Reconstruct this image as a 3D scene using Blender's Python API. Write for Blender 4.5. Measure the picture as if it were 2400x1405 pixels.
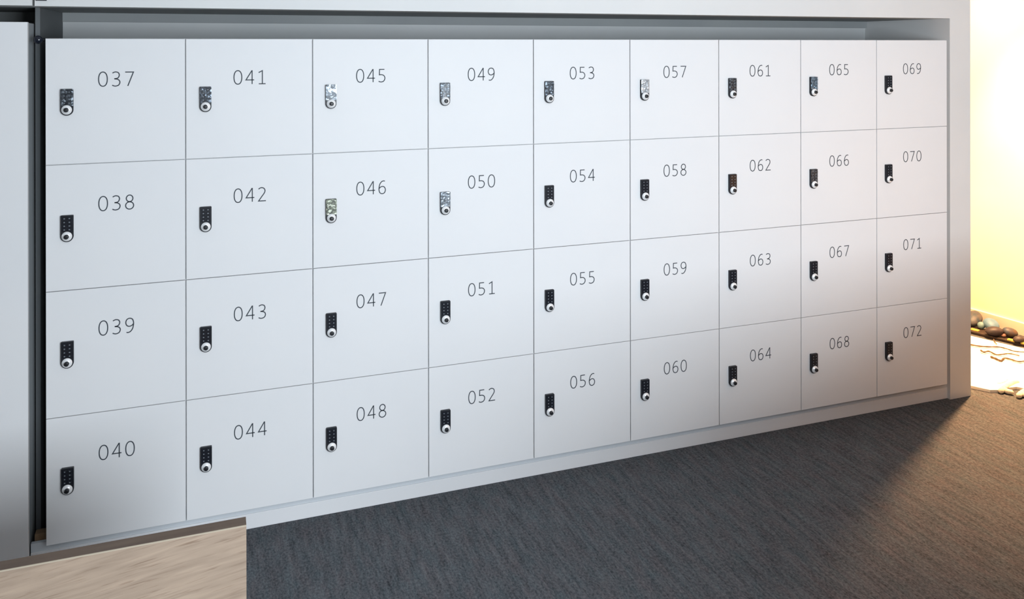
import bpy, bmesh, math, random
from mathutils import Vector, Matrix

scene = bpy.context.scene
for o in list(bpy.data.objects):
    bpy.data.objects.remove(o)
C = scene.collection
random.seed(7)

# ------------------------------------------------------------------ camera
YAW, ROLL = 0.344424876, -0.00161153897
CAM = Vector((0.496390, -2.968711, 1.648794))
fw = Vector((math.sin(YAW), math.cos(YAW), 0))
rt = Vector((math.cos(YAW), -math.sin(YAW), 0))
up = Vector((0, 0, 1))
r2 = math.cos(ROLL) * rt + math.sin(ROLL) * up
u2 = -math.sin(ROLL) * rt + math.cos(ROLL) * up
cam_data = bpy.data.cameras.new('camera')
cam = bpy.data.objects.new('camera', cam_data)
C.objects.link(cam)
M = Matrix(((r2.x, u2.x, -fw.x, CAM.x), (r2.y, u2.y, -fw.y, CAM.y), (r2.z, u2.z, -fw.z, CAM.z), (0, 0, 0, 1)))
cam.matrix_world = M
cam_data.sensor_width = 36.0
cam_data.lens = 1957.0 / 2400 * 36.0
cam_data.shift_y = -(702.5 - 111.53) / 2400
cam_data.clip_start = 0.05
scene.camera = cam

# ------------------------------------------------------------------ light and exposure
vs = scene.view_settings
vs.view_transform = 'Standard'
vs.look = 'None'
vs.exposure = 0.0
vs.gamma = 1.0
vs.use_curve_mapping = False

world = bpy.data.worlds.new('world')
scene.world = world
world.use_nodes = True
world.node_tree.nodes['Background'].inputs[0].default_value = (0.62, 0.74, 0.9, 1)
world.node_tree.nodes['Background'].inputs[1].default_value = 0.3


def lamp(name, kind, loc, target, energy, color, **kw):
    d = bpy.data.lights.new(name, kind)
    d.energy = energy
    d.color = color
    for k, v in kw.items():
        setattr(d, k, v)
    o = bpy.data.objects.new(name, d)
    C.objects.link(o)
    o.location = loc
    if target is not None:
        o.rotation_euler = (Vector(target) - Vector(loc)).to_track_quat('-Z', 'Y').to_euler()
    return o


# daylight through the window opposite the lockers; warm spot over the stone bed in the passage
DAY = (0.83, 0.92, 1.0)
lamp('window_daylight', 'AREA', (1.85, -4.15, 1.45), (1.9, 0.0, 1.15), 150, DAY, shape='RECTANGLE', size=1.6, size_y=1.1)
lamp('passage_downlight', 'SPOT', (4.5, 0.36, 2.27), (4.2, 0.08, 0.0), 990, (1.0, 0.52, 0.225), spot_size=math.radians(91), spot_blend=1.0, shadow_soft_size=0.05)
lamp('added_wall_fill', 'SPOT', (4.28, 0.62, 2.27), (4.86, 0.62, 1.35), 60, (1.0, 0.84, 0.5), spot_size=math.radians(100), spot_blend=1.0, shadow_soft_size=0.05)  # added fill that brightens the cream end wall, no fitting of its own
lamp('added_warm_fill', 'POINT', (3.35, -1.05, 1.05), None, 8.2, (1.0, 0.44, 0.1), shadow_soft_size=0.35)  # added warm fill for the right-hand lockers and floor, no lamp stands here


# ------------------------------------------------------------------ materials
def mat(name, col, rough=0.5, metal=0.0, spec=0.5):
    m = bpy.data.materials.new(name)
    m.use_nodes = True
    b = m.node_tree.nodes['Principled BSDF']
    b.inputs['Base Color'].default_value = (*col, 1)
    b.inputs['Roughness'].default_value = rough
    b.inputs['Metallic'].default_value = metal
    b.inputs['Specular IOR Level'].default_value = spec
    return m


def N(m, t, **kw):
    n = m.node_tree.nodes.new(t)
    for k, v in kw.items():
        setattr(n, k, v)
    return n


def noisy(m, c1, c2, scale=(1, 1, 1), nscale=5.0, detail=6, lo=0.35, hi=0.65, bump=0.0, bump_dist=0.002):
    """procedural two-colour noise on object coordinates, optional bump"""
    nt = m.node_tree
    L = nt.links
    b = nt.nodes['Principled BSDF']
    tc = N(m, 'ShaderNodeTexCoord')
    mp = N(m, 'ShaderNodeMapping')
    mp.inputs['Scale'].default_value = scale
    L.new(tc.outputs['Object'], mp.inputs[0])
    no = N(m, 'ShaderNodeTexNoise')
    no.inputs['Scale'].default_value = nscale
    no.inputs['Detail'].default_value = detail
    L.new(mp.outputs[0], no.inputs['Vector'])
    cr = N(m, 'ShaderNodeValToRGB')
    cr.color_ramp.elements[0].position = lo
    cr.color_ramp.elements[0].color = (*c1, 1)
    cr.color_ramp.elements[1].position = hi
    cr.color_ramp.elements[1].color = (*c2, 1)
    L.new(no.outputs['Fac'], cr.inputs[0])
    L.new(cr.outputs[0], b.inputs['Base Color'])
    if bump:
        bp = N(m, 'ShaderNodeBump')
        bp.inputs['Strength'].default_value = bump
        bp.inputs['Distance'].default_value = bump_dist
        L.new(no.outputs['Fac'], bp.inputs['Height'])
        L.new(bp.outputs[0], b.inputs['Normal'])
    return m


M_wall = noisy(mat('white_painted_wall', (0.8, 0.8, 0.79), 0.6), (0.72, 0.725, 0.72), (0.755, 0.755, 0.745), nscale=2.5)
M_door = noisy(mat('white_laminate', (0.8, 0.8, 0.8), 0.5, spec=0.25), (0.785, 0.79, 0.8), (0.815, 0.815, 0.82), nscale=1.6)
M_carcass = mat('white_melamine', (0.78, 0.79, 0.8), 0.6)
M_body = mat('grey_cabinet_side', (0.36, 0.38, 0.39), 0.6)
M_divider = mat('dark_grey_divider', (0.13, 0.14, 0.145), 0.7)
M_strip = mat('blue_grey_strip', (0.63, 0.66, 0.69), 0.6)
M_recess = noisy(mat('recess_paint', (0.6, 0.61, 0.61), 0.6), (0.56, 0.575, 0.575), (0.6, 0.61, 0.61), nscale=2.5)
M_low = noisy(mat('shade_blocker_brown', (0.1, 0.08, 0.07), 0.6), (0.08, 0.062, 0.05), (0.12, 0.095, 0.08), scale=(1, 1, 8), nscale=6)  # dark brown for the added shading wall, keeps its bounce low
M_plinth = noisy(mat('white_plinth', (0.8, 0.8, 0.8), 0.5), (0.77, 0.775, 0.785), (0.8, 0.8, 0.81), nscale=2)
M_cream = noisy(mat('cream_painted_wall', (0.85, 0.8, 0.66), 0.7), (0.86, 0.8, 0.62), (0.9, 0.84, 0.68), nscale=1.5)
M_skirting = mat('cream_skirting', (0.88, 0.82, 0.68), 0.4)
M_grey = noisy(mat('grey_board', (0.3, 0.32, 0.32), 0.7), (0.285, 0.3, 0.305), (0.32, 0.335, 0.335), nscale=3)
M_ceiling = noisy(mat('white_ceiling', (0.75, 0.75, 0.75), 0.8), (0.73, 0.73, 0.73), (0.77, 0.77, 0.77), nscale=2)
M_ink = mat('grey_number_print', (0.06, 0.07, 0.084), 0.6, spec=0.2)
M_black = noisy(mat('black_lock_casing', (0.012, 0.014, 0.018), 0.35, spec=0.35), (0.009, 0.011, 0.016), (0.016, 0.018, 0.024), nscale=40)
M_keypad = mat('black_keypad_rubber', (0.012, 0.014, 0.02), 0.25)
M_dot = mat('pale_key_print', (0.18, 0.2, 0.225), 0.4)
M_chrome = mat('satin_chrome', (0.96, 0.965, 0.97), 0.26, metal=0.2)
M_tip = mat('black_knob_tip', (0.008, 0.009, 0.012), 0.45)


def film_material(name, fac, col, rough):
    m = bpy.data.materials.new(name)
    m.use_nodes = True
    nt = m.node_tree
    for n in list(nt.nodes):
        nt.nodes.remove(n)
    out = nt.nodes.new('ShaderNodeOutputMaterial')
    mx = nt.nodes.new('ShaderNodeMixShader')
    tr = nt.nodes.new('ShaderNodeBsdfTransparent')
    mg = nt.nodes.new('ShaderNodeMixShader')
    gl = nt.nodes.new('ShaderNodeBsdfGlossy')
    df = nt.nodes.new('ShaderNodeBsdfDiffuse')
    tc = nt.nodes.new('ShaderNodeTexCoord')
    no = nt.nodes.new('ShaderNodeTexNoise')
    no.inputs['Scale'].default_value = 85
    no.inputs['Detail'].default_value = 3
    no.inputs['Distortion'].default_value = 1.2
    cr = nt.nodes.new('ShaderNodeValToRGB')
    cr.color_ramp.elements[0].position = 0.38
    cr.color_ramp.elements[1].position = 0.66
    v0, v1 = max(0.0, fac - 0.35), min(1.0, fac + 0.3)
    cr.color_ramp.elements[0].color = (v0, v0, v0, 1)
    cr.color_ramp.elements[1].color = (v1, v1, v1, 1)
    nt.links.new(tc.outputs['Object'], no.inputs['Vector'])
    nt.links.new(no.outputs['Fac'], cr.inputs[0])
    nt.links.new(cr.outputs[0], mx.inputs[0])
    gl.inputs['Color'].default_value = (*col, 1)
    gl.inputs['Roughness'].default_value = rough
    df.inputs['Color'].default_value = (*col, 1)
    mg.inputs[0].default_value = 0.62
    nt.links.new(gl.outputs[0], mg.inputs[1])
    nt.links.new(df.outputs[0], mg.inputs[2])
    nt.links.new(tr.outputs[0], mx.inputs[1])
    nt.links.new(mg.outputs[0], mx.inputs[2])
    nt.links.new(mx.outputs[0], out.inputs[0])
    return m


FILM = {
    'clear': film_material('clear_film', 0.08, (0.3, 0.34, 0.38), 0.22),
    'cloudy': film_material('cloudy_film', 0.32, (0.24, 0.28, 0.33), 0.25),
    'milky': film_material('milky_film', 0.72, (0.42, 0.47, 0.52), 0.3),
    'white': film_material('white_film', 0.85, (0.66, 0.7, 0.74), 0.3),
    'green': film_material('greenish_film', 0.62, (0.44, 0.47, 0.38), 0.3),
    'blue': film_material('bluish_film', 0.5, (0.3, 0.41, 0.52), 0.25),
}

# carpet: dark blue-grey loop pile with streaks running towards the lockers
M_carpet = mat('dark_carpet', (0.05, 0.05, 0.055), 0.95, spec=0.1)


def build_carpet(m):
    nt = m.node_tree
    L = nt.links
    b = nt.nodes['Principled BSDF']
    tc = N(m, 'ShaderNodeTexCoord')

    def noise(sc, s, det, rough=0.6):
        mp = N(m, 'ShaderNodeMapping')
        mp.inputs['Scale'].default_value = sc
        L.new(tc.outputs['Object'], mp.inputs[0])
        n = N(m, 'ShaderNodeTexNoise')
        n.inputs['Scale'].default_value = s
        n.inputs['Detail'].default_value = det
        n.inputs['Roughness'].default_value = rough
        L.new(mp.outputs[0], n.inputs['Vector'])
        return n
    streak = noise((1, 0.10, 1), 60, 5, 0.7)
    fine = noise((1, 0.6, 1), 150, 4, 0.75)
    patch = noise((1, 0.3, 1), 26, 4, 0.7)
    add = N(m, 'ShaderNodeMath', operation='MULTIPLY_ADD')
    add.inputs[1].default_value = 0.38
    L.new(streak.outputs['Fac'], add.inputs[0])
    mul = N(m, 'ShaderNodeMath', operation='MULTIPLY')
    mul.inputs[1].default_value = 0.62
    L.new(fine.outputs['Fac'], mul.inputs[0])
    L.new(mul.outputs[0], add.inputs[2])
    cr = N(m, 'ShaderNodeValToRGB')
    e = cr.color_ramp.elements
    e[0].position = 0.37
    e[0].color = (0.036, 0.040, 0.046, 1)
    e[1].position = 0.63
    e[1].color = (0.158, 0.166, 0.178, 1)
    L.new(add.outputs[0], cr.inputs[0])
    mx = N(m, 'ShaderNodeMix', data_type='RGBA', blend_type='MULTIPLY')
    mx.inputs[0].default_value = 1.0
    cr2 = N(m, 'ShaderNodeValToRGB')
    cr2.color_ramp.elements[0].position = 0.3
    cr2.color_ramp.elements[0].color = (0.86, 0.98, 1.0, 1)
    cr2.color_ramp.elements[1].position = 0.7
    cr2.color_ramp.elements[1].color = (1.05, 0.93, 0.93, 1)
    L.new(patch.outputs['Fac'], cr2.inputs[0])
    L.new(cr.outputs[0], mx.inputs[6])
    L.new(cr2.outputs[0], mx.inputs[7])
    L.new(mx.outputs[2], b.inputs['Base Color'])
    bp = N(m, 'ShaderNodeBump')
    bp.inputs['Strength'].default_value = 0.6
    bp.inputs['Distance'].default_value = 0.004
    L.new(add.outputs[0], bp.inputs['Height'])
    L.new(bp.outputs[0], b.inputs['Normal'])


build_carpet(M_carpet)

M_oak = mat('light_oak', (0.5, 0.38, 0.28), 0.5, spec=0.35)


def build_oak(m):
    nt = m.node_tree
    L = nt.links
    b = nt.nodes['Principled BSDF']
    tc = N(m, 'ShaderNodeTexCoord')

    def noise(sc, s, det, dist=0.0):
        mp = N(m, 'ShaderNodeMapping')
        mp.inputs['Scale'].default_value = sc
        rotn = N(m, 'ShaderNodeMapping')
        rotn.inputs['Rotation'].default_value = (0, 0.13, 0)
        L.new(tc.outputs['Object'], rotn.inputs[0])
        L.new(rotn.outputs[0], mp.inputs[0])
        n = N(m, 'ShaderNodeTexNoise')
        n.inputs['Scale'].default_value = s
        n.inputs['Detail'].default_value = det
        n.inputs['Distortion'].default_value = dist
        L.new(mp.outputs[0], n.inputs['Vector'])
        return n
    a = noise((1.6, 1, 22), 4, 7, 0.5)
    d = noise((2.6, 1, 60), 4, 5, 0.5)
    cr = N(m, 'ShaderNodeValToRGB')
    cr.color_ramp.elements[0].position = 0.3
    cr.color_ramp.elements[0].color = (0.37, 0.275, 0.205, 1)
    cr.color_ramp.elements[1].position = 0.7
    cr.color_ramp.elements[1].color = (0.505, 0.38, 0.285, 1)
    L.new(a.outputs['Fac'], cr.inputs[0])
    cr2 = N(m, 'ShaderNodeValToRGB')
    cr2.color_ramp.elements[0].position = 0.3
    cr2.color_ramp.elements[0].color = (0.66, 0.61, 0.58, 1)
    cr2.color_ramp.elements[1].position = 0.42
    cr2.color_ramp.elements[1].color = (1, 1, 1, 1)
    L.new(d.outputs['Fac'], cr2.inputs[0])
    mx = N(m, 'ShaderNodeMix', data_type='RGBA', blend_type='MULTIPLY')
    mx.inputs[0].default_value = 1.0
    L.new(cr.outputs[0], mx.inputs[6])
    L.new(cr2.outputs[0], mx.inputs[7])
    L.new(mx.outputs[2], b.inputs['Base Color'])


build_oak(M_oak)
M_edge = noisy(mat('brown_edge_strip', (0.13, 0.1, 0.085), 0.6, spec=0.3), (0.135, 0.094, 0.07), (0.17, 0.12, 0.088), scale=(1, 8, 8), nscale=6)
M_pale = mat('pale_painted_highlight', (0.54, 0.455, 0.345), 0.5)
M_packer = noisy(mat('brown_wood_packer', (0.2, 0.12, 0.07), 0.8), (0.15, 0.09, 0.05), (0.25, 0.16, 0.09), nscale=20)


# ------------------------------------------------------------------ mesh helpers
def add_box(bm, x0, x1, y0, y1, z0, z1):
    vs_ = [bm.verts.new((x, y, z)) for z in (z0, z1) for y in (y0, y1) for x in (x0, x1)]
    for f in ((0, 2, 3, 1), (4, 5, 7, 6), (0, 1, 5, 4), (2, 6, 7, 3), (0, 4, 6, 2), (1, 3, 7, 5)):
        bm.faces.new([vs_[i] for i in f])


def mesh_of(bm, name, mats, smooth=False, bevel=0.0, seg=2):
    if bevel:
        bmesh.ops.bevel(bm, geom=list(bm.edges), offset=bevel, segments=seg, profile=0.5, affect='EDGES')
    bmesh.ops.recalc_face_normals(bm, faces=bm.faces)
    me = bpy.data.meshes.new(name)
    bm.to_mesh(me)
    bm.free()
    for m in (mats if isinstance(mats, (list, tuple)) else [mats]):
        me.materials.append(m)
    if smooth:
        for p in me.polygons:
            p.use_smooth = True
    return me


def obj(name, me, parent=None, loc=(0, 0, 0)):
    o = bpy.data.objects.new(name, me)
    C.objects.link(o)
    o.location = loc
    if parent is not None:
        o.parent = parent
    return o


def tag(o, label, cat, group=None):
    o['label'] = label
    o['category'] = cat
    if group:
        o['group'] = group
    return o


def thing(name, label, cat, loc=(0, 0, 0), group=None):
    o = bpy.data.objects.new(name, None)
    o.empty_display_size = 0.05
    C.objects.link(o)
    o.location = loc
    return tag(o, label, cat, group)


def boxes(name, bxs, m, parent=None, bevel=0.0, loc=(0, 0, 0)):
    bm = bmesh.new()
    for b in bxs:
        add_box(bm, *b)
    return obj(name, mesh_of(bm, name, m, bevel=bevel), parent, loc)


def struct(name, bxs, m, bevel=0.0):
    o = boxes(name, bxs, m, bevel=bevel)
    o['kind'] = 'structure'
    return o


def catmull(pts, n=8, closed=False):
    P = [Vector(p) for p in pts]
    if closed:
        P = [P[-1]] + P + [P[0], P[1]]
    else:
        P = [2 * P[0] - P[1]] + P + [2 * P[-1] - P[-2]]
    out = []
    for i in range(1, len(P) - 2):
        a, b, c, d = P[i - 1], P[i], P[i + 1], P[i + 2]
        for k in range(n):
            t = k / n
            out.append(0.5 * ((2 * b) + (c - a) * t + (2 * a - 5 * b + 4 * c - d) * t * t + (3 * b - a - 3 * c + d) * t ** 3))
    if not closed:
        out.append(P[-2])
    return out


def add_tube(bm, pts, radii, seg=8):
    """swept tube with rounded, closed ends"""
    pts = [Vector(p) for p in pts]
    n = len(pts)
    rings = []
    stations = []
    t0 = (pts[1] - pts[0]).normalized()
    t1 = (pts[-1] - pts[-2]).normalized()
    for a in (0.95, 0.7, 0.35):
        stations.append((pts[0] - t0 * radii[0] * a, radii[0] * math.sqrt(1 - a * a), t0))
    for i in range(n):
        t = (pts[min(i + 1, n - 1)] - pts[max(i - 1, 0)]).normalized()
        stations.append((pts[i], radii[i], t))
    for a in (0.35, 0.7, 0.95):
        stations.append((pts[-1] + t1 * radii[-1] * a, radii[-1] * math.sqrt(1 - a * a), t1))
    for p, r, t in stations:
        ref = Vector((0, 0, 1)) if abs(t.z) < 0.9 else Vector((1, 0, 0))
        e1 = t.cross(ref).normalized()
        e2 = t.cross(e1).normalized()
        rings.append([bm.verts.new(p + r * (math.cos(2 * math.pi * k / seg) * e1 + math.sin(2 * math.pi * k / seg) * e2)) for k in range(seg)])
    for a, b in zip(rings, rings[1:]):
        for k in range(seg):
            bm.faces.new((a[k], a[(k + 1) % seg], b[(k + 1) % seg], b[k]))
    bm.faces.new(list(reversed(rings[0])))
    bm.faces.new(rings[-1])


# ------------------------------------------------------------------ the setting
LW, LH, TOP = 0.4120166, 0.4, 1.68      # locker module and height of the bank's top edge
NC, NR = 9, 4
FACE = 0.012                            # front of the wall frame
HDR = 1.782                             # underside of the header
PL, PR = 3.738, 3.865                   # pillar
BACK = 0.55
CEIL = 2.3
LOWH = 0.82

struct('floor', [(-3, 6.5, -4.4, 2.4, -0.1, 0)], M_carpet)
struct('ceiling', [(-3, 6.5, -4.4, 2.4, CEIL, CEIL + 0.1)], M_ceiling)
# locker wall: header in two panels with a joint, recess soffit and back, right pillar
struct('wall_back', [
    (-3, -0.0375, FACE, 0.10, HDR + 0.001, CEIL), (-0.0305, PL, FACE, 0.10, HDR, CEIL),
    (PL, PR, FACE, 2.4, 0, CEIL),
], M_wall)
struct('wall_recess', [(-3, PL, BACK, BACK + 0.06, 0, CEIL)], M_recess)
struct('trim_2', [(-0.046, -0.032, 0.11, BACK - 0.0005, 0, HDR - 0.0005)], M_divider)
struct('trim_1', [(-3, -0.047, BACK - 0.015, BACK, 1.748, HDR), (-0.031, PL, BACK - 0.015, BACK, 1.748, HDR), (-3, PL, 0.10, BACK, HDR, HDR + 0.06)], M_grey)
struct('baseboard_back', [(-0.047, PL, 0.028, 0.046, 0, 0.051)], M_plinth, bevel=0.001)
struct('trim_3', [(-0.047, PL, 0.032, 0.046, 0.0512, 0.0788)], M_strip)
# end wall of the passage, slightly turned
WANG = math.radians(8.7)
wall_right = struct('wall_right', [(0, 0.12, -0.62, 2.2, 0, CEIL)], M_cream)
wall_right.location = (4.80, 0.834, 0)
wall_right.rotation_euler = (0, 0, WANG)
bb = struct('baseboard_right', [(-0.014, 0, -0.62, 1.6, 0, 0.075)], M_skirting, bevel=0.003)
bb.location = (4.80, 0.834, 0)
bb.rotation_euler = (0, 0, WANG)
# the rest of the room, behind and beside the camera
struct('wall_left', [(-3.1, -3, -4.4, 2.4, 0, CEIL)], M_wall)
struct('wall_front', [(-3, 0.98, -4.4, -4.28, 0, CEIL), (2.72, 6.5, -4.4, -4.28, 0, CEIL), (0.98, 2.72, -4.4, -4.28, 0, 0.86), (0.98, 2.72, -4.4, -4.28, 2.06, CEIL)], M_wall)
struct('wall_far_right', [(6.5, 6.6, -4.4, 2.4, 0, CEIL)], M_wall)
struct('wall_passage_end', [(PR, 6.5, 2.4, 2.5, 0, CEIL)], M_cream)
# unseen low wall added right of the camera to shade the lower right lockers
bm = bmesh.new()
lw = [(1.75, -2.15), (3.75, -0.85), (5.4, -0.85), (5.4, -0.95), (3.78, -0.95), (1.80, -2.236)]
vb = [bm.verts.new((x, y, 0)) for x, y in lw]
vt = [bm.verts.new((x, y, LOWH)) for x, y in lw]
bm.faces.new(vb)
bm.faces.new(vt)
for k in range(6):
    bm.faces.new((vb[k], vb[(k + 1) % 6], vt[(k + 1) % 6], vt[k]))
low = obj('wall_shade_blocker', mesh_of(bm, 'wall_shade_blocker', M_low))
low['kind'] = 'structure'

# ------------------------------------------------------------------ lockers
GAPX, GAPZ = 0.0033, 0.0023
DT = 0.009

bm = bmesh.new()
add_box(bm, GAPX / 2, LW - GAPX / 2, 0, DT, -LH + GAPZ / 2, -GAPZ / 2)
ME_door = mesh_of(bm, 'door', M_door, bevel=0.0008, seg=1)

bm = bmesh.new()
t = 0.016
Y0, Y1 = DT + 0.001, 0.50
e = 0.0002
add_box(bm, e, t, Y0, Y1, -LH + e, -e)
add_box(bm, LW - t, LW - e, Y0, Y1, -LH + e, -e)
add_box(bm, t, LW - t, Y0, Y1, -t, -e)
add_box(bm, t, LW - t, Y0, Y1, -LH + e, -LH + t)
add_box(bm, t, LW - t, Y1 - 0.006, Y1, -LH + t, -t)
ME_carcass = mesh_of(bm, 'carcass', M_carcass)

# lock casing: flat top, round bottom
LKX, LKW, LKT, LKTOP, LKBOT = 0.0625, 0.0365, 0.0105, -0.160, -0.2445
bm = bmesh.new()
r = LKW / 2
cz = LKBOT + r
prof = []
cr_ = 0.003
for k in range(5):
    a = math.pi / 2 * k / 4
    prof.append((-r + cr_ - cr_ * math.cos(math.pi / 2 - a) if False else -r + cr_ * (1 - math.sin(a)), LKTOP - cr_ * (1 - math.cos(a))))
prof = []
for k in range(5):                                   # top-left corner
    a = math.pi - math.pi / 2 * k / 4
    prof.append((-r + cr_ + cr_ * math.cos(a), LKTOP - cr_ + cr_ * math.sin(a)))
for k in range(5):                                   # top-right corner
    a = math.pi / 2 - math.pi / 2 * k / 4
    prof.append((r - cr_ + cr_ * math.cos(a), LKTOP - cr_ + cr_ * math.sin(a)))
for k in range(21):                                  # round bottom
    a = -math.pi * k / 20
    prof.append((r * math.cos(a), cz + r * math.sin(a)))
back = [bm.verts.new((x, 0, z)) for x, z in prof]
mid = [bm.verts.new((x, -LKT + 0.0015, z)) for x, z in prof]
cxm, czm = 0, (LKTOP + LKBOT) / 2
front = [bm.verts.new((x * 0.93, -LKT, czm + (z - czm) * 0.97)) for x, z in prof]
n = len(prof)
for a_, b_ in ((back, mid), (mid, front)):
    for k in range(n):
        bm.faces.new((a_[k], a_[(k + 1) % n], b_[(k + 1) % n], b_[k]))
bm.faces.new(front)
ME_casing = mesh_of(bm, 'lock', M_black)

# keypad: one moulded sheet with eight raised keys, each with a pale printed dot
bm = bmesh.new()
kx0, kx1, kz0, kz1 = -0.0145, 0.0145, -0.211, -0.164
NXK, NZK = 2, 4
yb, yt = -LKT - 0.0002, -LKT - 0.0013
cw, ch = (kx1 - kx0) / NXK, (kz1 - kz0) / NZK
vcache = {}


def kv(x, y, z):
    key = (round(x, 6), round(y, 6), round(z, 6))
    if key not in vcache:
        vcache[key] = bm.verts.new((x, y, z))
    return vcache[key]


for i in range(NXK):
    for j in range(NZK):
        x0, x1, z0, z1 = kx0 + i * cw, kx0 + (i + 1) * cw, kz0 + j * ch, kz0 + (j + 1) * ch
        rings = [[(x0, yb, z0), (x1, yb, z0), (x1, yb, z1), (x0, yb, z1)]]
        for g, y in ((0.14, yb), (0.2, yt), (0.36, yt)):
            dx, dz = cw * g, ch * g
            rings.append([(x0 + dx, y, z0 + dz), (x1 - dx, y, z0 + dz), (x1 - dx, y, z1 - dz), (x0 + dx, y, z1 - dz)])
        for a_, b_ in zip(rings, rings[1:]):
            for k in range(4):
                bm.faces.new((kv(*a_[k]), kv(*a_[(k + 1) % 4]), kv(*b_[(k + 1) % 4]), kv(*b_[k])))
        f = bm.faces.new([kv(*p) for p in rings[-1]])
        f.material_index = 1
ME_keypad = mesh_of(bm, 'keypad', [M_keypad, M_dot])

# knob: satin chrome cone
bm = bmesh.new()
SEG = 28
profk = [(0.0152, -LKT - 0.0001), (0.0152, -LKT - 0.0018), (0.0142, -LKT - 0.0030), (0.0088, -LKT - 0.0072), (0.0076, -LKT - 0.0076)]
rg = [[bm.verts.new((rr * math.cos(2 * math.pi * k / SEG), yy, cz + 0.0002 + rr * math.sin(2 * math.pi * k / SEG))) for k in range(SEG)] for rr, yy in profk]
for a_, b_ in zip(rg, rg[1:]):
    for k in range(SEG):
        bm.faces.new((a_[k], a_[(k + 1) % SEG], b_[(k + 1) % SEG], b_[k]))
bm.faces.new(rg[0])
bm.faces.new(rg[-1])
ME_knob = mesh_of(bm, 'knob', M_chrome, smooth=True)
# knob tip
bm = bmesh.new()
proft = [(0.0072, -LKT - 0.0077), (0.0070, -LKT - 0.0145), (0.0062, -LKT - 0.0156), (0.0040, -LKT - 0.0159)]
rg = [[bm.verts.new((rr * math.cos(2 * math.pi * k / 20), yy, cz + 0.0002 + rr * math.sin(2 * math.pi * k / 20))) for k in range(20)] for rr, yy in proft]
for a_, b_ in zip(rg, rg[1:]):
    for k in range(20):
        bm.faces.new((a_[k], a_[(k + 1) % 20], b_[(k + 1) % 20], b_[k]))
bm.faces.new(rg[0])
bm.faces.new(rg[-1])
ME_tip = mesh_of(bm, 'knob_tip', M_tip, smooth=True)


def film_mesh(seed, kind):
    rng = random.Random(seed)
    bm = bmesh.new()
    nx, nz = 7, 13
    x0, x1, z0, z1 = -r - 0.0003, r + 0.0003, -0.2135, LKTOP + 0.0004
    g = []
    for j in range(nz + 1):
        row = []
        for i in range(nx + 1):
            x = x0 + (x1 - x0) * i / nx + rng.uniform(-1, 1) * 0.0012 * (0 < i < nx)
            z = z0 + (z1 - z0) * j / nz + rng.uniform(-1, 1) * 0.001 * (0 < j < nz)
            y = -LKT - 0.0018 - abs(rng.gauss(0, 0.0011)) * (0 < i < nx)
            row.append(bm.verts.new((x, y, z)))
        g.append(row)
    for j in range(nz):
        for i in range(nx):
            q = (g[j][i], g[j][i + 1], g[j + 1][i + 1], g[j + 1][i])
            if rng.random() < 0.5:
                bm.faces.new((q[0], q[1], q[2]))
                bm.faces.new((q[0], q[2], q[3]))
            else:
                bm.faces.new((q[0], q[1], q[3]))
                bm.faces.new((q[1], q[2], q[3]))
    return mesh_of(bm, 'protective_film', FILM[kind])


# numerals: light single-stroke figures drawn as thin ribbons, unit = figure height
def ell(cx, cy, rx, ry, n=28, a0=0.0, p=2.0):
    out = []
    for k in range(n):
        a = a0 + 2 * math.pi * k / n
        c, s = math.cos(a), math.sin(a)
        out.append((cx + rx * math.copysign(abs(c) ** (2 / p), c), cy + ry * math.copysign(abs(s) ** (2 / p), s)))
    return out


def cv(*pts):
    return [(v.x, v.y) for v in catmull([(x, y, 0) for x, y in pts], 7)]


six = cv((0.53, 0.955), (0.44, 0.98), (0.29, 0.93), (0.15, 0.74), (0.095, 0.50), (0.09, 0.30), (0.16, 0.095), (0.33, 0.02), (0.50, 0.09), (0.57, 0.30), (0.50, 0.50), (0.35, 0.565), (0.20, 0.52), (0.10, 0.42))
GLYPH = {
    '0': [(ell(0.32, 0.5, 0.265, 0.482, 36, p=2.2), True)],
    '1': [([(0.10, 0.83), (0.355, 0.965), (0.355, 0.02)], False), ([(0.11, 0.025), (0.58, 0.025)], False)],
    '2': [(cv((0.08, 0.88), (0.19, 0.96), (0.31, 0.98), (0.46, 0.92), (0.525, 0.76), (0.47, 0.58), (0.30, 0.34)) + [(0.085, 0.03), (0.59, 0.03)], False)],
    '3': [(cv((0.09, 0.905), (0.20, 0.965), (0.31, 0.98), (0.45, 0.925), (0.51, 0.77), (0.45, 0.60), (0.33, 0.53), (0.20, 0.515)), False),
          (cv((0.20, 0.515), (0.36, 0.495), (0.49, 0.42), (0.545, 0.27), (0.47, 0.09), (0.30, 0.02), (0.17, 0.035), (0.07, 0.085)), False)],
    '4': [([(0.47, 0.015), (0.47, 0.965), (0.445, 0.965), (0.05, 0.31), (0.61, 0.31)], False)],
    '5': [([(0.51, 0.965), (0.14, 0.965), (0.13, 0.555)] + cv((0.13, 0.555), (0.27, 0.565), (0.43, 0.525), (0.53, 0.40), (0.54, 0.25), (0.45, 0.085), (0.29, 0.02), (0.16, 0.035), (0.07, 0.08))[1:], False)],
    '6': [(six, False)],
    '7': [([(0.06, 0.965), (0.57, 0.965), (0.22, 0.015)], False)],
    '8': [(ell(0.32, 0.755, 0.205, 0.225, 28), True), (ell(0.32, 0.27, 0.25, 0.25, 28), True)],
    '9': [([(0.64 - x, 1.0 - y) for x, y in six], False)],
}


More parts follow.
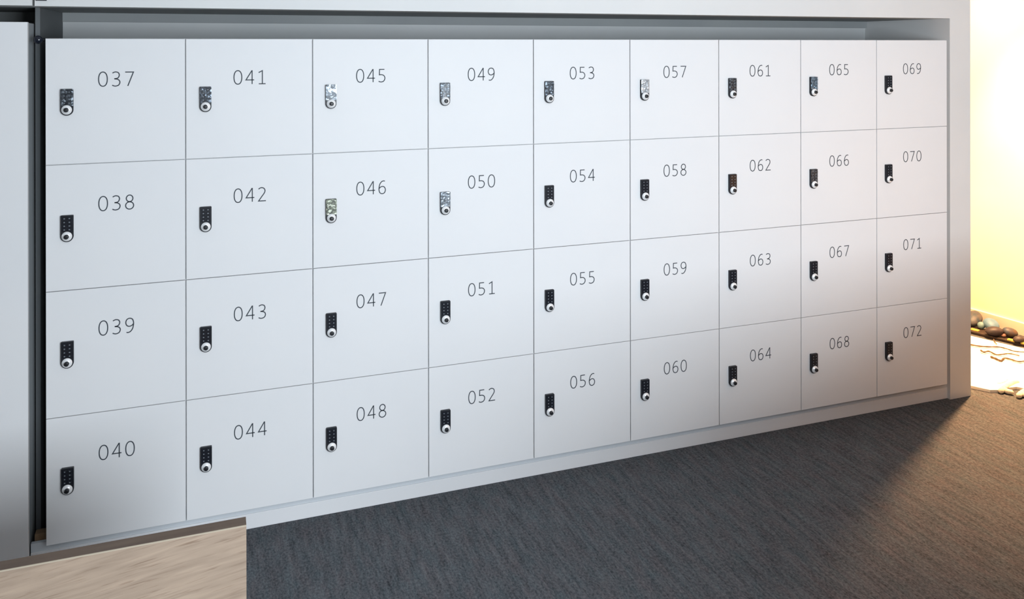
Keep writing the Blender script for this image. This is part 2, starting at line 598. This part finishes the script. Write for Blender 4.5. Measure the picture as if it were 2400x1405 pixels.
def ribbon(bm, pts, closed, ox, oz, sc, w, y0, y1):
    P = [Vector((ox + x * sc, oz + z * sc)) for x, z in pts]
    if closed:
        P = P + [P[0]]
    Lp, Rp = [], []
    n = len(P)
    for i in range(n):
        if closed:
            a, b = P[(i - 1) if i > 0 else n - 2], P[(i + 1) if i < n - 1 else 1]
            d1, d2 = (P[i] - a).normalized(), (b - P[i]).normalized()
        else:
            d1 = (P[i] - P[i - 1]).normalized() if i > 0 else (P[1] - P[0]).normalized()
            d2 = (P[i + 1] - P[i]).normalized() if i < n - 1 else d1
        tng = (d1 + d2)
        tng = tng.normalized() if tng.length > 1e-6 else d1
        nr = Vector((-tng.y, tng.x))
        k = max(0.45, nr.dot(Vector((-d1.y, d1.x))))
        nr = nr * (w / 2 / k)
        Lp.append(P[i] + nr)
        Rp.append(P[i] - nr)
    V = [[bm.verts.new((p.x, y, p.y)) for p in side] for side in (Lp, Rp) for y in (y0, y1)]
    lb, lf, rb, rf = V                                # y0 = against the door, y1 = front
    for i in range(n - 1):
        bm.faces.new((lf[i], lf[i + 1], rf[i + 1], rf[i]))
        bm.faces.new((lb[i], lb[i + 1], lf[i + 1], lf[i]))
        bm.faces.new((rb[i], rb[i + 1], rf[i + 1], rf[i]))
    if not closed:
        for i in (0, n - 1):
            bm.faces.new((lb[i], lf[i], rf[i], rb[i]))


def number_mesh(text):
    bm = bmesh.new()
    H = 0.0475
    adv = 0.0388
    for k, chx in enumerate(text):
        for pts, closed in GLYPH[chx]:
            ribbon(bm, pts, closed, 0.1525 + k * adv - 0.055 * H, -0.1545, H, 0.0033, -0.0001, -0.0006)
    return mesh_of(bm, 'number', M_ink)


FILMS = {37: 'clear', 41: 'cloudy', 45: 'milky', 49: 'cloudy', 53: 'cloudy', 57: 'white', 61: 'clear', 65: 'blue', 46: 'green', 50: 'milky', 66: 'clear'}
FILMTXT = {'white': 'crinkled whitish film', 'clear': 'thin clear film', 'cloudy': 'crinkled cloudy film', 'milky': 'crinkled milky film', 'green': 'greenish crinkled film', 'blue': 'bluish film'}
COLN = ['first', 'second', 'third', 'fourth', 'fifth', 'sixth', 'seventh', 'eighth', 'ninth']
ROWN = ['top', 'second', 'third', 'bottom']

proto = thing('locker', '', 'locker')
proto_parts = [obj('carcass', ME_carcass, proto)]
door0 = obj('door', ME_door, proto)
lock0 = obj('lock', ME_casing, proto, (LKX, 0, 0))
subs0 = [obj('keypad', ME_keypad, lock0), obj('knob', ME_knob, lock0), obj('knob_tip', ME_tip, lock0)]
lock0['label'] = 'black keypad lock with a chrome knob'
subs0[1]['label'] = 'satin chrome knob'
subs0[2]['label'] = 'black tip of the knob'


def copy_child(o, parent):
    c = o.copy()
    C.objects.link(c)
    c.parent = parent
    return c


for i in range(NC):
    for j in range(NR):
        num = 37 + i * 4 + j
        if i == 0 and j == 0:
            root, dr, lk = proto, door0, lock0
        else:
            root = proto.copy()
            C.objects.link(root)
            for p in proto_parts:
                copy_child(p, root)
            dr = copy_child(door0, root)
            lk = copy_child(lock0, root)
            for s in subs0:
                copy_child(s, lk)
        root.location = (i * LW, 0, TOP - j * LH)
        fk = FILMS.get(num)
        lab = 'white locker printed %03d, %s row, %s column from left' % (num, ROWN[j], COLN[i])
        if fk:
            lab += ', %s on lock' % FILMTXT[fk]
        tag(root, lab, 'locker', 'numbered white lockers in the recessed bank')
        nm = obj('number', number_mesh('%03d' % num), dr)
        nm['label'] = 'thin grey number %03d' % num
        if fk:
            fo = obj('protective_film', film_mesh(num, fk), lk)
            fo['label'] = FILMTXT[fk] + ' over the keypad'

# ------------------------------------------------------------------ left: plain tall cabinet, small fittings
cab = thing('tall_cabinet', 'plain white tall cabinet at the left edge, beside locker 037', 'cabinet', (-0.65, 0, 0))
boxes('body', [(-0.55, 0.598, 0.019, 0.53, 0, 1.729)], M_body, cab)
boxes('door', [(-0.55, 0.602, 0, 0.018, 0.004, 1.731)], M_door, cab, bevel=0.0008)

# glossy black stopper in the gap
bm = bmesh.new()
add_tube(bm, [(0.0, 0.0, 0), (-0.012, 0.0, 0)], [0.006, 0.006], 12)
stem_me = mesh_of(bm, 'stem', M_black, smooth=True)
stp = thing('door_stopper', 'small glossy black round stopper in the gap beside the top of locker 037', 'stopper', (-0.0085, 0.030, 1.676))
obj('stem', stem_me, stp, (0.002, 0, 0))
bm = bmesh.new()
bmesh.ops.create_uvsphere(bm, u_segments=20, v_segments=12, radius=0.0135)
for v in bm.verts:
    v.co.y *= 0.8
M_gloss = mat('glossy_black', (0.01, 0.013, 0.022), 0.12)
obj('ball', mesh_of(bm, 'ball', M_gloss, smooth=True), stp, (-0.0135, -0.012, 0))

pk = boxes('wood_packer', [(-0.040, -0.004, 0.050, 0.082, 0, 0.098)], M_packer, bevel=0.002)
tag(pk, 'brown wood packer at the foot of the dark gap beside locker 040', 'block')
fit = boxes('dark_fitting', [(-0.027, 0.004, FACE - 0.006, FACE - 0.0002, 1.799, 1.812)], M_black, bevel=0.001)
tag(fit, 'small dark metal fitting on the white header at the top left edge', 'fitting')

# ------------------------------------------------------------------ wooden panel, lower left
PY, PX, PZ = -1.0, 0.5665, 0.5755
pan = thing('low_panel', 'low light oak panel with brown top edge standing at the lower left', 'panel', (PX, PY, 0))
boxes('board', [(-1.9, 0, 0, 0.036, 0.0, PZ - 0.003)], M_oak, pan)
lp_ = boxes('painted_highlight', [(-1.9, 0, 0, 0.0019, PZ - 0.0029, PZ)], M_pale, pan)  # thin pale strip painting the highlight on the board's front arris
lp_['label'] = 'painted pale highlight along the front edge'
es = boxes('edge_strip', [(-1.9, 0, 0.0020, 0.036, PZ - 0.0029, PZ)], M_edge, pan)
es['label'] = 'brown top edge strip'

# ------------------------------------------------------------------ passage: stone bed by the cream wall
M_white_stone = noisy(mat('bleached_slab', (0.85, 0.82, 0.74), 0.8), (0.8, 0.76, 0.66), (0.88, 0.85, 0.78), nscale=14, bump=0.3, bump_dist=0.004)
M_rail = noisy(mat('dark_brown_timber', (0.025, 0.013, 0.009), 0.7), (0.015, 0.008, 0.006), (0.034, 0.018, 0.012), scale=(6, 1, 6), nscale=8)
M_yellow = mat('yellow_inlay', (0.5, 0.42, 0.08), 0.5)
M_bark = noisy(mat('brown_bark', (0.1, 0.065, 0.035), 0.85), (0.05, 0.032, 0.018), (0.14, 0.095, 0.05), nscale=30)
M_bleach = noisy(mat('bleached_wood', (0.8, 0.75, 0.6), 0.75), (0.74, 0.67, 0.5), (0.86, 0.81, 0.68), scale=(3, 3, 3), nscale=20)


# white slab lying along the wall
SH = 0.014
d_f = Vector((0.44, -0.898, 0)).normalized()
A = Vector((3.9897, -0.0116, 0))
A0 = Vector((3.9365, 0.0715, 0))
d_f = (A - A0).normalized()
front_l, front_r = A - d_f * 0.9, A + d_f * 0.2
nrm = Vector((0.898, 0.44, 0))
bm = bmesh.new()
NXS, NYS = 40, 14
B0, B1 = Vector((4.5303, 0.5958, 0)), Vector((4.6284, 0.3504, 0))
d_b = (B1 - B0).normalized()
B = B0.lerp(B1, 0.4)
top = []
bot = []
rng = random.Random(3)
corner2 = Vector((4.075, -0.02, 0))
for a in range(NXS + 1):
    s = a / NXS
    pf = front_l.lerp(front_r, s)
    if s > 0.815:                                       # front edge steps back where the sticks lie
        pf += nrm * 0.12 * min(1, (s - 0.815) / 0.05)
    pb = (B - d_b * 0.75).lerp(B + d_b * 0.55, s)
    rowt, rowb = [], []
    for b in range(NYS + 1):
        p = pf.lerp(pb, b / NYS)
        edge = 1 if 0 < b < NYS and 0 < a < NXS else 0
        w_ = 0.003 * math.sin(9 * p.x + 23 * p.y) * edge + rng.uniform(-0.002, 0.002) * edge
        rowt.append(bm.verts.new((p.x, p.y, SH + w_)))
        rowb.append(bm.verts.new((p.x, p.y, 0.001)))
    top.append(rowt)
    bot.append(rowb)
for a in range(NXS):
    for b in range(NYS):
        bm.faces.new((top[a][b], top[a + 1][b], top[a + 1][b + 1], top[a][b + 1]))
        bm.faces.new((bot[a][b], bot[a][b + 1], bot[a + 1][b + 1], bot[a + 1][b]))
for a in range(NXS):
    for b in (0, NYS):
        bm.faces.new((top[a][b], bot[a][b], bot[a + 1][b], top[a + 1][b]))
for b in range(NYS):
    for a in (0, NXS):
        bm.faces.new((top[a][b], top[a][b + 1], bot[a][b + 1], bot[a][b]))
slab = obj('stone_slab', mesh_of(bm, 'stone_slab', M_white_stone, smooth=False))
tag(slab, 'bright white low slab on the floor past the right pillar', 'slab')

# dark timber edging behind it, with yellow inlays
RH = 0.016
ra, rb_ = Vector((4.5805, 0.6660, 0)), Vector((4.6840, 0.3646, 0))
rd = (rb_ - ra).normalized()
rn = Vector((-rd.y, rd.x, 0))
if rn.x < 0:
    rn = -rn
edge = thing('timber_edging', 'dark brown timber edging behind the white slab, with yellow inlays', 'edging', tuple(ra - rd * 0.4 + rn * 0.006))
ang = math.atan2(rd.y, rd.x)
edge.rotation_euler = (0, 0, ang)
LEN = (rb_ - ra).length + 0.9
sgn = 1 if Vector((-math.sin(ang), math.cos(ang), 0)).dot(rn) > 0 else -1
y0e, y1e = (0, 0.10) if sgn > 0 else (-0.10, 0)
boxes('beam', [(0, LEN, y0e, y1e, 0, RH)], M_rail, edge, bevel=0.004)
inv = Matrix.Translation(ra - rd * 0.4 + rn * 0.006) @ Matrix.Rotation(ang, 4, 'Z')
inv = inv.inverted()
for ix, iy_, ww in ((4.6226, 0.6543, 0.044), (4.6488, 0.4520, 0.04), (4.6773, 0.3922, 0.036)):
    q = inv @ Vector((ix, iy_, RH))
    iy = min(max(q.y, y0e + 0.012), y1e - 0.012)
    il = boxes('inlay', [(q.x - ww / 2, q.x + ww / 2, iy - 0.012, iy + 0.012, RH - 0.004, RH + 0.007)], M_yellow, edge, bevel=0.003)
    il['label'] = 'yellow inlay block'


def stone(x, y, size, rot, cols, label, z=RH, tilt=(0, 0), seed=1, pock=0.12):
    """a pebble whose underside rests at height z, centred at (x, y)"""
    bm = bmesh.new()
    bmesh.ops.create_icosphere(bm, subdivisions=4, radius=1.0)
    rg_ = random.Random(seed)
    lobes = [(Vector((rg_.gauss(0, 1), rg_.gauss(0, 1), rg_.gauss(0, 1))).normalized(), rg_.uniform(-pock, pock)) for _ in range(9)]
    R_ = Matrix.Rotation(rot, 3, 'Z') @ Matrix.Rotation(tilt[0], 3, 'X') @ Matrix.Rotation(tilt[1], 3, 'Y')
    for v in bm.verts:
        d = v.co.normalized()
        k = 1 + sum(am * max(0, d.dot(l)) ** 3 for l, am in lobes)
        v.co = R_ @ Vector((d.x * size[0] * k, d.y * size[1] * k, d.z * size[2] * k))
    zmin = min(v.co.z for v in bm.verts)
    m = noisy(mat(label.split(',')[0].replace(' ', '_'), cols[0], 0.55), cols[0], cols[1], nscale=22, detail=4)
    me = mesh_of(bm, 'pebble', m, smooth=True)
    o = obj('pebble', me, None, (x, y, z - zmin))
    tag(o, label, 'stone', 'river pebbles along the cream wall')
    return o


stone(4.7022, 0.7358, (0.062, 0.045, 0.030), 0.5, ((0.010, 0.034, 0.062), (0.085, 0.072, 0.07)), 'brown and teal flat pebble, furthest left behind the white slab', tilt=(0.2, -0.35), seed=2)
stone(4.6817, 0.6631, (0.022, 0.020, 0.020), 0.2, ((0.12, 0.22, 0.25), (0.15, 0.25, 0.28)), 'small pale green pebble left of the large sage pebble', seed=4)
stone(4.7192, 0.6331, (0.054, 0.042, 0.030), 0.9, ((0.085, 0.175, 0.27), (0.115, 0.225, 0.34)), 'large smooth sage green pebble by the cream wall', tilt=(0.1, -0.2), seed=5, pock=0.16)
stone(4.6485, 0.5482, (0.048, 0.034, 0.026), -0.5, ((0.024, 0.020, 0.027), (0.045, 0.033, 0.04)), 'dark brown pebble in front of the large sage pebble', seed=6)
stone(4.7148, 0.5090, (0.038, 0.030, 0.026), -0.6, ((0.03, 0.05, 0.085), (0.09, 0.052, 0.03)), 'grey and orange brown pebble right of the dark brown pebble', tilt=(0.3, 0.2), seed=8)
stone(4.6773, 0.5128, (0.016, 0.013, 0.010), 0.3, ((0.14, 0.075, 0.06), (0.18, 0.09, 0.075)), 'tiny pink pebble on the dark timber edging', seed=9)
stone(4.6823, 0.4246, (0.030, 0.024, 0.018), -0.4, ((0.028, 0.021, 0.026), (0.05, 0.036, 0.04)), 'reddish brown pebble nearest the right edge of the picture', seed=11)


def twig(pts, z, rad, label, m=M_bark, name='twig', taper=0.6, cat='twig', group='thin brown twigs on the white slab'):
    P = [Vector((x, y, z + rad)) for x, y in pts]
    org = P[0].copy()
    org.z = z
    P = [p - org for p in P]
    P = catmull(P, 4)
    n_ = len(P)
    rr = [rad * (1 - (1 - taper) * k / (n_ - 1)) * (1 + 0.18 * math.sin(k * 1.9)) for k in range(n_)]
    bm = bmesh.new()
    add_tube(bm, P, rr, 7)
    o = obj(name, mesh_of(bm, name, m, smooth=True), None, tuple(org))
    return tag(o, label, cat, group)


twig([(4.3648, 0.3909), (4.3581, 0.3668), (4.3945, 0.3668), (4.3872, 0.3168), (4.4243, 0.3098), (4.4663, 0.3043), (4.4880, 0.2672)], SH + 0.004, 0.0045, 'brown forked twig at the middle of the white slab')
twig([(4.3341, 0.3024), (4.3360, 0.2761), (4.3347, 0.2451), (4.3830, 0.2654), (4.4003, 0.2401), (4.4069, 0.2064), (4.4453, 0.1986)], SH + 0.004, 0.005, 'thicker brown twig nearest the front on the white slab')
twig([(4.3841, 0.4804), (4.4141, 0.4418), (4.4534, 0.4172), (4.5026, 0.3959), (4.5173, 0.3565), (4.5233, 0.3208), (4.5695, 0.2907)], SH + 0.004, 0.0042, 'long brown twig along the back of the white slab')
twig([(4.5818, 0.4971), (4.5567, 0.4705), (4.5327, 0.4369)], SH + 0.004, 0.0030, 'tiny twig crossing the back of the white slab')

# bleached round-ended sticks at the slab's front corner
G = 'bleached sticks at the front corner of the white slab'


def stick(name, branches, rad, label):
    org = Vector((*branches[0][0], 0))
    bm = bmesh.new()
    for pts in branches:
        P = [Vector((x, y, rad)) - org for x, y in pts]
        P = catmull(P, 4)
        add_tube(bm, P, [rad * (1 - 0.15 * k / (len(P) - 1)) for k in range(len(P))], 10)
    o = obj(name, mesh_of(bm, name, M_bleach, smooth=True), None, (org.x, org.y, 0.0005))
    return tag(o, label, 'stick', G)


stick('bleached_stick', [[(4.0196, -0.0186), (4.0740, 0.0040), (4.1544, 0.0289), (4.1832, 0.0295)], [(4.0467, -0.0073), (4.0437, -0.0325), (4.0520, -0.0460)]], 0.0125, 'forked bleached stick, left one at the slab corner')
stick('bleached_stick', [[(4.0509, -0.0868), (4.1113, -0.0623), (4.1781, -0.0445)], [(4.0822, -0.0725), (4.0822, -0.1032), (4.0871, -0.1253)]], 0.0125, 'forked bleached stick, right one at the picture edge')
stick('bleached_stick', [[(4.0823, 0.0479), (4.1194, 0.0509), (4.1668, 0.0669)]], 0.009, 'short straight bleached stick behind the forked left one')

# ceiling downlight over the stone bed
dl = thing('downlight', 'round recessed downlight in the passage ceiling', 'ceiling light', (4.5, 0.36, CEIL))
bm = bmesh.new()
pr_ = [(0.06, 0.0), (0.06, -0.006), (0.05, -0.012), (0.042, -0.008), (0.042, 0.0)]
rg = [[bm.verts.new((a * math.cos(2 * math.pi * k / 32), a * math.sin(2 * math.pi * k / 32), b)) for k in range(32)] for a, b in pr_]
for a_, b_ in zip(rg, rg[1:]):
    for k in range(32):
        bm.faces.new((a_[k], a_[(k + 1) % 32], b_[(k + 1) % 32], b_[k]))
obj('bezel', mesh_of(bm, 'bezel', M_wall, smooth=True), dl)
